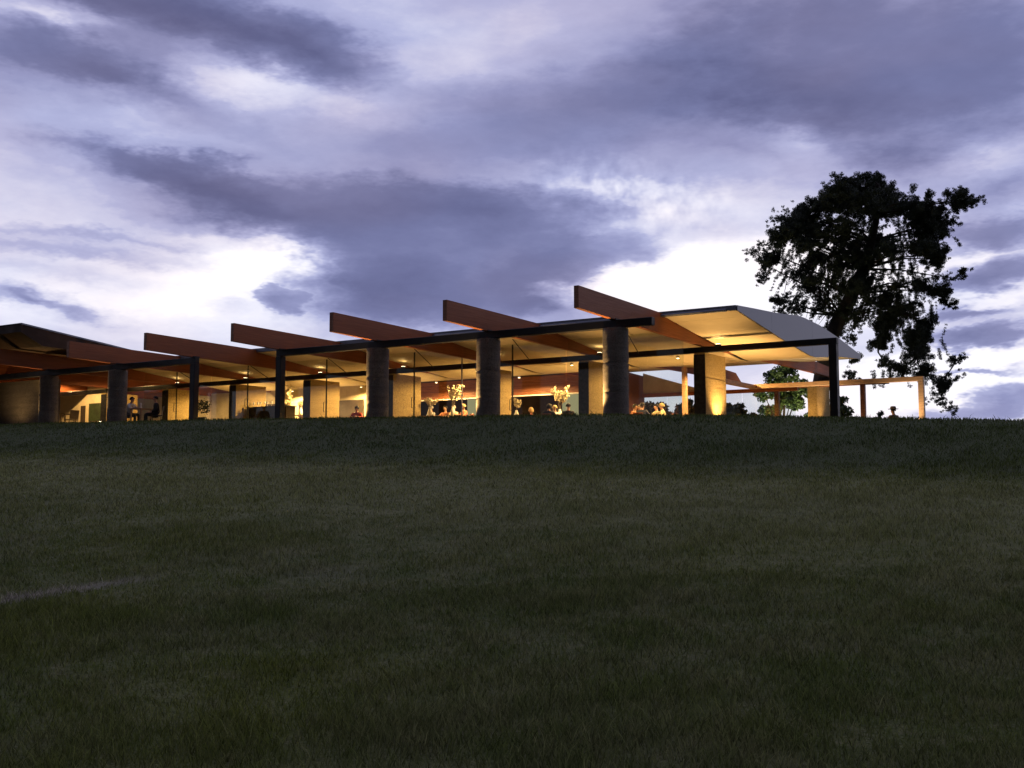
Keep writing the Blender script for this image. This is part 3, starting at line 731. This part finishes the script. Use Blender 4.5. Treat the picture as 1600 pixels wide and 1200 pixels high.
shrub('garden_shrub', (1.5, 23.4, H(1.4)), [(0, .7, 0, .5), (.4, 1.1, 0, .4), (-.3, 1.2, 0, .4), (.1, 1.7, 0, .3)], .16, 1800, 'hedge_leaf',
      'low dark shrub behind the rear pergola post, left of the person in the hat', 'shrub', 13)
for k, x in enumerate((-10.2, -8.4, -6.7, -5.2)):
    shrub('hedge_bush', (x, 20.6 + .3 * (k % 3), H(1.4)), [(0, .7, 0, .8), (.6, 1.3, 0, .75), (-.6, 1.4, 0, .75), (.1, 2.1, .2, .7), (.8, .6, 0, .7), (-.7, .5, 0, .7), (-.5, 2.2, 0, .55), (.9, 1.9, 0, .5)], .19, 2000, 'hedge_leaf',
          'dark hedge bush behind the rear glass, %s from the left' % ORD[k], 'bush', 20 + k, 'hedge bushes behind the rear glass')
shrub('hedge_bush', (-4.0, 19.9, H(1.4)), [(0, .7, 0, .8), (.6, 1.2, 0, .7), (-.5, 1.5, 0, .7), (.9, .7, 0, .6), (.2, 1.9, 0, .5), (1.2, 1.2, 0, .5)], .18, 2000, 'hedge_leaf',
      'dark bush just right of the lit blade pillar at the end of the inner beam', 'bush', 27)
shrub('distant_bush', (12.5, 34, H(.9)), [(0, .5, 0, .5), (.6, .4, 0, .4), (-.5, .3, 0, .4)], .2, 900, 'hedge_leaf', 'tiny bush on the skyline just right of the pergola post', 'bush', 31)
shrub('distant_bush', (26, 42, H(.3)), [(0, .8, 0, .6), (1.2, .6, 0, .5), (-1, .6, 0, .5), (2.2, .5, 0, .4)], .25, 600, 'hedge_leaf', 'faint low bush on the skyline at the far right', 'bush', 32)

# ------------------------------------------------------------------ furniture
def table(loc, rz, label, top=(.8, .8), m='timber_pale'):
    e = tag(empty('dining_table', loc, rz), label, 'table', 'dining tables')
    MB().box(-top[0] / 2, top[0] / 2, -top[1] / 2, top[1] / 2, .715, .75).build('table_top', m, e, bevel=.006)
    for sx in (-1, 1):
        for sy in (-1, 1):
            MB().box(sx * (top[0] / 2 - .07) - .025, sx * (top[0] / 2 - .07) + .025, sy * (top[1] / 2 - .07) - .025, sy * (top[1] / 2 - .07) + .025, 0, .714).build('leg', m, e)
    return e
def chair(loc, rz, label, m='black'):
    e = tag(empty('dining_chair', loc, rz), label, 'chair', 'dining chairs')
    MB().box(-.22, .22, -.22, .22, .42, .46).build('seat', m, e, bevel=.01)
    MB().add(*_back()).build('backrest', m, e, bevel=.006)
    for sx in (-1, 1):
        for sy in (-1, 1):
            MB().tube([(sx * .19, sy * .19, .419), (sx * .21, sy * .22, 0)], .015, 6).build('leg', m, e)
    return e
def _back():
    b = MB(); b.box(-.21, .21, -.235, -.205, .47, .86); vs = [(x, y - (z - .47) * .18, z) for x, y, z in b.v]; return vs, b.f

# ------------------------------------------------------------------ people
def skinmesh(name, joints, edges, m, parent, sub=1):
    bm = bmesh.new(); lay = bm.verts.layers.skin.verify(); vs = []
    for (c, r) in joints:
        v = bm.verts.new(c); rr = r if hasattr(r, '__len__') else (r, r); v[lay].radius = rr; vs.append(v)
    vs[0][lay].use_root = True
    for a, b in edges: bm.edges.new((vs[a], vs[b]))
    me = bpy.data.meshes.new(name); bm.to_mesh(me); bm.free(); me.materials.append(MATS[m])
    o = bpy.data.objects.new(name, me); COL.objects.link(o); o.parent = parent
    s = o.modifiers.new('skin', 'SKIN'); s.use_smooth_shade = True
    u = o.modifiers.new('sub', 'SUBSURF'); u.levels = sub; u.render_levels = sub
    return o
def person(loc, rz, label, shirt, trousers, hair, skin='skin', lean=.06, hat=False, arms='table', long_hair=False, jacket=False):
    """seated figure facing local +Y; loc is on the floor"""
    e = tag(empty('person', loc, rz), label, 'person', 'seated people')
    J = [((0, 0, .50), .13), ((0, lean * .3, .66), .115), ((0, lean * .8, .84), (.15, .105)), ((0, lean, .98), .07), ((0, lean + .01, 1.03), .05),
         ((0, lean + .035, 1.08), .068), ((0, lean + .04, 1.155), .088), ((0, lean + .025, 1.215), .066), ((0, lean + .135, 1.13), .014)]
    E = [(0, 1), (1, 2), (2, 3), (3, 4), (4, 5), (5, 6), (6, 7), (6, 8)]
    for s in (-1, 1):
        b = len(J)
        J += [((s * .10, .06, .49), .085), ((s * .13, .44, .50), .06), ((s * .13, .43, .10), .042), ((s * .14, .58, .045), .035)]
        E += [(0, b), (b, b + 1), (b + 1, b + 2), (b + 2, b + 3)]
    for s in (-1, 1):
        b = len(J)
        el, wr = ((s * .27, lean + .10, .74), (s * .12, .44, .79)) if arms == 'table' else ((s * .24, lean + .02, .70), (s * .16, .30, .56))
        pl = (wr[0] - s * .01, wr[1] + .07, wr[2])
        J += [((s * .18, lean, .92), .055), (el, .042), (wr, .028), (pl, (.034, .016))]
        E += [(2, b), (b, b + 1), (b + 1, b + 2), (b + 2, b + 3)]
        for k, (fx, fl_) in enumerate(((-.027, .068), (-.009, .078), (.009, .072), (.027, .056))):
            c = len(J); J += [((pl[0] + fx, pl[1] + fl_ * .55, pl[2] + .004), .009), ((pl[0] + fx, pl[1] + fl_, pl[2] - .014), .008)]
            E += [(b + 3, c), (c, c + 1)]
        c = len(J); J += [((pl[0] - s * .045, pl[1] - .005, pl[2]), .010), ((pl[0] - s * .055, pl[1] + .03, pl[2] - .008), .008)]
        E += [(b + 2, c), (c, c + 1)]
    skinmesh('body', J, E, skin, e)
    sh = [((0, .0, .47), .15), ((0, lean * .3, .66), .135), ((0, lean * .8, .83), (.175, .125)), ((0, lean, .965), .085)]
    ed = [(0, 1), (1, 2), (2, 3)]
    for s in (-1, 1):
        b = len(sh); el, wr = ((s * .27, lean + .10, .74), (s * .145, .37, .78)) if arms == 'table' else ((s * .24, lean + .02, .70), (s * .18, .25, .58))
        sh += [((s * .185, lean, .915), .075), (el, .062), (wr, .045)]; ed += [(2, b), (b, b + 1), (b + 1, b + 2)]
    skinmesh('jacket' if jacket else 'shirt', sh, ed, shirt, e)
    if jacket: MB().add([(-.035, lean + .128, .93), (.035, lean + .128, .93), (.008, lean + .15, .72), (-.008, lean + .15, .72)], [(0, 1, 2, 3)]).build('shirt_front', 'cloth_white', e)
    tr = [((0, -.01, .50), .145)]; ed = []
    for s in (-1, 1):
        b = len(tr); tr += [((s * .10, .08, .495), .10), ((s * .13, .45, .50), .076), ((s * .13, .44, .12), .058)]; ed += [(0, b), (b, b + 1), (b + 1, b + 2)]
    skinmesh('trousers', tr, ed, trousers, e)
    for s in (-1, 1): skinmesh('shoe', [((s * .13, .41, .045), .045), ((s * .14, .60, .035), .038)], [(0, 1)], 'black', e)
    # hair: a cap open at the face
    hb = MB(); k = 14; rows = 7; vs = []; cz = 1.158; cy = lean + .03
    for i in range(rows):
        ph = R(4 + i * (19 if long_hair else 16))
        for j in range(k):
            th = 2 * math.pi * j / k; face = max(0, math.sin(th))
            pp = ph * (1 - .42 * face)
            vs.append((.103 * math.sin(pp) * math.cos(th), cy + .112 * math.sin(pp) * math.sin(th) - .012, cz + .118 * math.cos(pp) - (.05 * (i / rows) if long_hair and face < .2 else 0)))
    hb.add(vs, [(i * k + j, (i + 1) * k + j, (i + 1) * k + (j + 1) % k, i * k + (j + 1) % k) for i in range(rows - 1) for j in range(k)] + [tuple(range(k))])
    hb.build('hair', hair, e, smooth=True)
    if hat:
        MB().lathe([(.20, 1.21), (.205, 1.222), (.115, 1.226), (.105, 1.30), (.075, 1.325), (.01, 1.315)], 20, (0, lean + .02, 0)).build('hat', 'straw', e, smooth=True)
    return e
def F(x): return H(float(terrace(np.array(x))))

# left terrace: two people across a small table, empty chairs beyond
table((-23.45, 1.6, F(-25)), .1, 'small table between the white-shirted person and the man in black suit', (.7, .7))
person((-24.15, 1.5, F(-25)), R(-75), 'white-shirted person at a terrace table, right of the second round pillar from the left', 'cloth_white', 'cloth_grey', 'hair_dark', lean=.16)
chair((-24.15, 1.5, F(-25)), R(-75), 'chair under the white-shirted person on the left terrace')
person((-22.8, 1.9, F(-25)), R(150), 'person in black suit and white shirt sitting upright at the left terrace table', 'cloth_black', 'cloth_black', 'hair_dark', lean=.04, arms='lap', jacket=True)
chair((-22.8, 1.9, F(-25)), R(150), 'chair under the person in the black suit')
nap = tag(MB().lathe([(.045, 0), (.05, .02), (.03, .10), (.045, .18), (.01, .24)], 12).build('folded_napkin', 'linen', loc=(-23.4, 1.55, F(-25) + .752)), 'white folded napkin standing on the left terrace table', 'napkin')
table((-29.6, 2.2, F(-29)), 0, 'bare pale table on the terrace between the two leftmost round pillars', (1.2, .7), 'cane')
chair((-30.4, 1.6, F(-29)), R(-60), 'dark chair just right of the leftmost round pillar')
chair((-28.55, 1.9, F(-29)), R(80), 'pale cane chair left of the second round pillar from the left', 'cane')

# dark counter with glasses, behind the entrance gap
ct = tag(empty('drinks_counter', (-21.6, 7.4, F(-21.6))), 'dark drinks counter behind the entrance gap', 'counter')
MB().box(-1.2, 1.2, -.3, .3, 0, 1.05).build('cabinet', 'dark_wall', ct, bevel=.01); MB().box(-1.25, 1.25, -.35, .35, 1.054, 1.09).build('worktop', 'black', ct)
for k in range(6):
    g_ = tag(MB().lathe([(.035, 0), (.035, .008), (.006, .015), (.006, .10), (.038, .14), (.042, .19), (.034, .24), (.03, .24), (.036, .19), (.03, .145), (.003, .11)], 12).build('wine_glass', 'white', loc=(-22.6 + k * .22, 7.25 + .05 * (k % 2), F(-21.6) + 1.092), smooth=True),
             'pale wine glass lined up on the dark drinks counter', 'glass', 'glasses on the drinks counter')

def vase_plant(loc, hgt, spread, n, seed, label, kind='blossom'):
    e = tag(empty('vase_of_branches', loc), label, 'vase', 'vases of pale branches')
    MB().lathe([(.06, 0), (.085, .05), (.10, .16), (.07, .28), (.045, .34), (.055, .37), (.04, .365), (.03, .30)], 16).build('vase', 'white', e, smooth=True)
    rnd = random.Random(seed); st = MB(); lv = MB()
    for k in range(n):
        a = rnd.uniform(0, 6.28); s = spread * rnd.uniform(.2, 1); h = hgt * rnd.uniform(.6, 1)
        tip = Vector((math.cos(a) * s, math.sin(a) * s, .34 + h)); p1 = Vector((tip.x * .35, tip.y * .35, .34 + h * .5))
        st.tube([(0, 0, .3), p1, tip], [.008, .006, .003], 4)
        for q_ in range(44):
            t = rnd.uniform(.35, 1.02); c = p1.lerp(tip, (t - .35) / .67) + Vector((rnd.gauss(0, .035), rnd.gauss(0, .035), rnd.gauss(0, .02)))
            u_ = Vector((rnd.gauss(0, 1), rnd.gauss(0, 1), rnd.gauss(.5, 1))).normalized(); v_ = u_.cross(Vector((rnd.gauss(0, 1), rnd.gauss(0, 1), rnd.gauss(0, 1)))).normalized()
            L = rnd.uniform(.065, .12)
            lv.add([c - u_ * L * .5, c + v_ * L * .25, c + u_ * L * .5, c - v_ * L * .25], [(0, 1, 2, 3)])
    st.build('stems', 'stem', e); lv.build('blossom', 'blossom', e)
    return e
def dining(x, y, tl): return table((x, y, F(x)), random.uniform(-.1, .1), tl)
Y0 = 8.2
dining(-13.0, 8.6, 'dining table below the tall pale branches in the third lit bay')
vase_plant((-12.2, 8.6, F(-13) + .752), 1.0, .42, 14, 1, 'vase of tall pale branches left of the second round pillar from the right')
vase_plant((-13.3, 8.45, F(-13) + .752), .5, .42, 10, 2, 'low spreading vase of pale branches left of the tall one')
dining(-8.2, 8.5, 'dining table between the two rightmost round pillars, left one')
vase_plant((-8.95, 8.5, F(-8) + .752), .5, .2, 9, 3, 'short vase of pale branches beside the person in red')
vase_plant((-7.15, 8.9, F(-8) + .752), 1.0, .42, 14, 4, 'vase of tall pale branches behind the dark-haired diner')
dining(-7.1, 8.9, 'dining table between the two rightmost round pillars, right one')
dining(-3.9, 9.7, 'dining table right of the rightmost round pillar')
vase_plant((-5.3, 10.6, F(-5) + .752), .55, .10, 5, 5, 'narrow vase of pale branches just right of the rightmost round pillar')
dining(-5.3, 10.6, 'dining table against the side wall near the rightmost round pillar')
dining(-21.1, 8.9, 'dining table behind the right-hand front steel post')
vase_plant((-21.85, 8.8, F(-21)), 1.9, .13, 10, 6, 'tall floor vase of upright pale spears right of the front steel post')
vase_plant((-21.2, 8.9, F(-21) + .752), .40, .22, 7, 7, 'low vase of pale branches right of the upright spears')

P = [((-16.6, 7.6), 200, 'person in dark red top sitting low behind the third round pillar from the right', 'cloth_red', 'hair_dark', False, 0),
     ((-13.75, 9.2), 160, 'person in white shirt at the left of the table of tall branches', 'cloth_white', 'hair_grey', False, 0),
     ((-13.3, 9.6), 190, 'person in orange top behind the low pale branches', 'cloth_orange', 'hair_dark', False, 0),
     ((-12.75, 9.5), 170, 'person in pale cream shirt directly behind the tall branches', 'cloth_cream', 'hair_grey', False, 0),
     ((-11.9, 9.1), 150, 'person in orange-brown top left of the second round pillar from the right', 'cloth_orange', 'hair_fair', False, 0),
     ((-8.5, 9.1), 120, 'fair-haired person in red top in the bay left of the rightmost round pillar', 'cloth_red', 'hair_fair', True, 0),
     ((-6.9, 7.6), 10, 'dark-haired person in black seen from behind below tall pale branches', 'cloth_black', 'hair_dark', True, 0),
     ((-7.1, 8.5), 60, 'person in white shirt between two dark-haired diners', 'cloth_white', 'hair_fair', False, 0),
     ((-6.2, 7.9), 20, 'dark-haired person in black just left of the rightmost round pillar', 'cloth_black', 'hair_dark', False, 0),
     ((-4.3, 9.7), -90, 'person in orange top just right of the rightmost round pillar', 'cloth_orange', 'hair_dark', False, 0),
     ((-4.2, 10.3), 170, 'grey-haired person in black facing the lawn', 'cloth_black', 'hair_grey', False, 0),
     ((-3.6, 9.0), 0, 'person in navy seen from behind, right of the rightmost round pillar', 'cloth_navy', 'hair_dark', False, 0),
     ((-3.45, 10.2), 150, 'person in cream shirt with dark hair, left of a cream-shirted pair', 'cloth_cream', 'hair_dark', False, 0),
     ((-3.02, 9.9), 120, 'person in cream shirt with fair hair, right of a cream-shirted pair', 'cloth_cream', 'hair_fair', False, 0)]
for (xy, rz, lb, shirt, hair, lh, _) in P:
    person((xy[0], xy[1], F(xy[0])), R(rz), lb, shirt, 'cloth_grey', hair, long_hair=lh, lean=random.uniform(.03, .12), skin=random.choice(['skin', 'skin_tan']))
    chair((xy[0], xy[1], F(xy[0])), R(rz), 'chair under the ' + lb.split(',')[0].replace('directly ', '').replace(' in the bay', '').replace(' at the left of the table', ' left of the table').replace(' top ', ' ').replace('sitting low ', ''), 'timber_dark')
# outside, at the right: the person in a hat at a low table
person((4.45, 14.9, H(1.64)), R(60), 'person in a brimmed hat sitting outdoors under the pergola beam', 'cloth_brown', 'cloth_grey', 'hair_dark', hat=True, lean=.1, skin='skin_tan')
chair((4.45, 14.9, H(1.64)), R(60), 'chair under the person in the brimmed hat', 'timber_dark')
table((4.15, 15.4, H(1.62)), R(60), 'outdoor table in front of the person in the hat', (.9, .7), 'timber_dark')
cab = tag(empty('white_cabinet', (-23.0, 9.6, F(-23))), 'low white cabinet just left of the front steel post', 'cabinet')
MB().box(-.4, .4, -.2, .2, .05, .95).build('carcass', 'white', cab, bevel=.008); MB().box(-.38, .38, -.18, .18, 0, .049).build('plinth', 'black', cab)
for s in (-1, 1): MB().box(s * .2 - .19, s * .2 + .19, -.22, -.203, .07, .93).build('door', 'white', cab)
pot = tag(empty('potted_shrub', (-22.0, 3.6, F(-22))), 'dark bushy shrub in a black pot behind the entrance gap', 'plant')
MB().lathe([(.16, 0), (.22, .02), (.26, .42), (.24, .43), (.22, .36)], 18).build('pot', 'black', pot, smooth=True)
leaf_mass([((math.cos(k) * .22, math.sin(k) * .22, .75 + .1 * (k % 4)), .24) for k in range(8)], 1500, .09, 41, 1, False).build('foliage', 'hedge_leaf', pot)
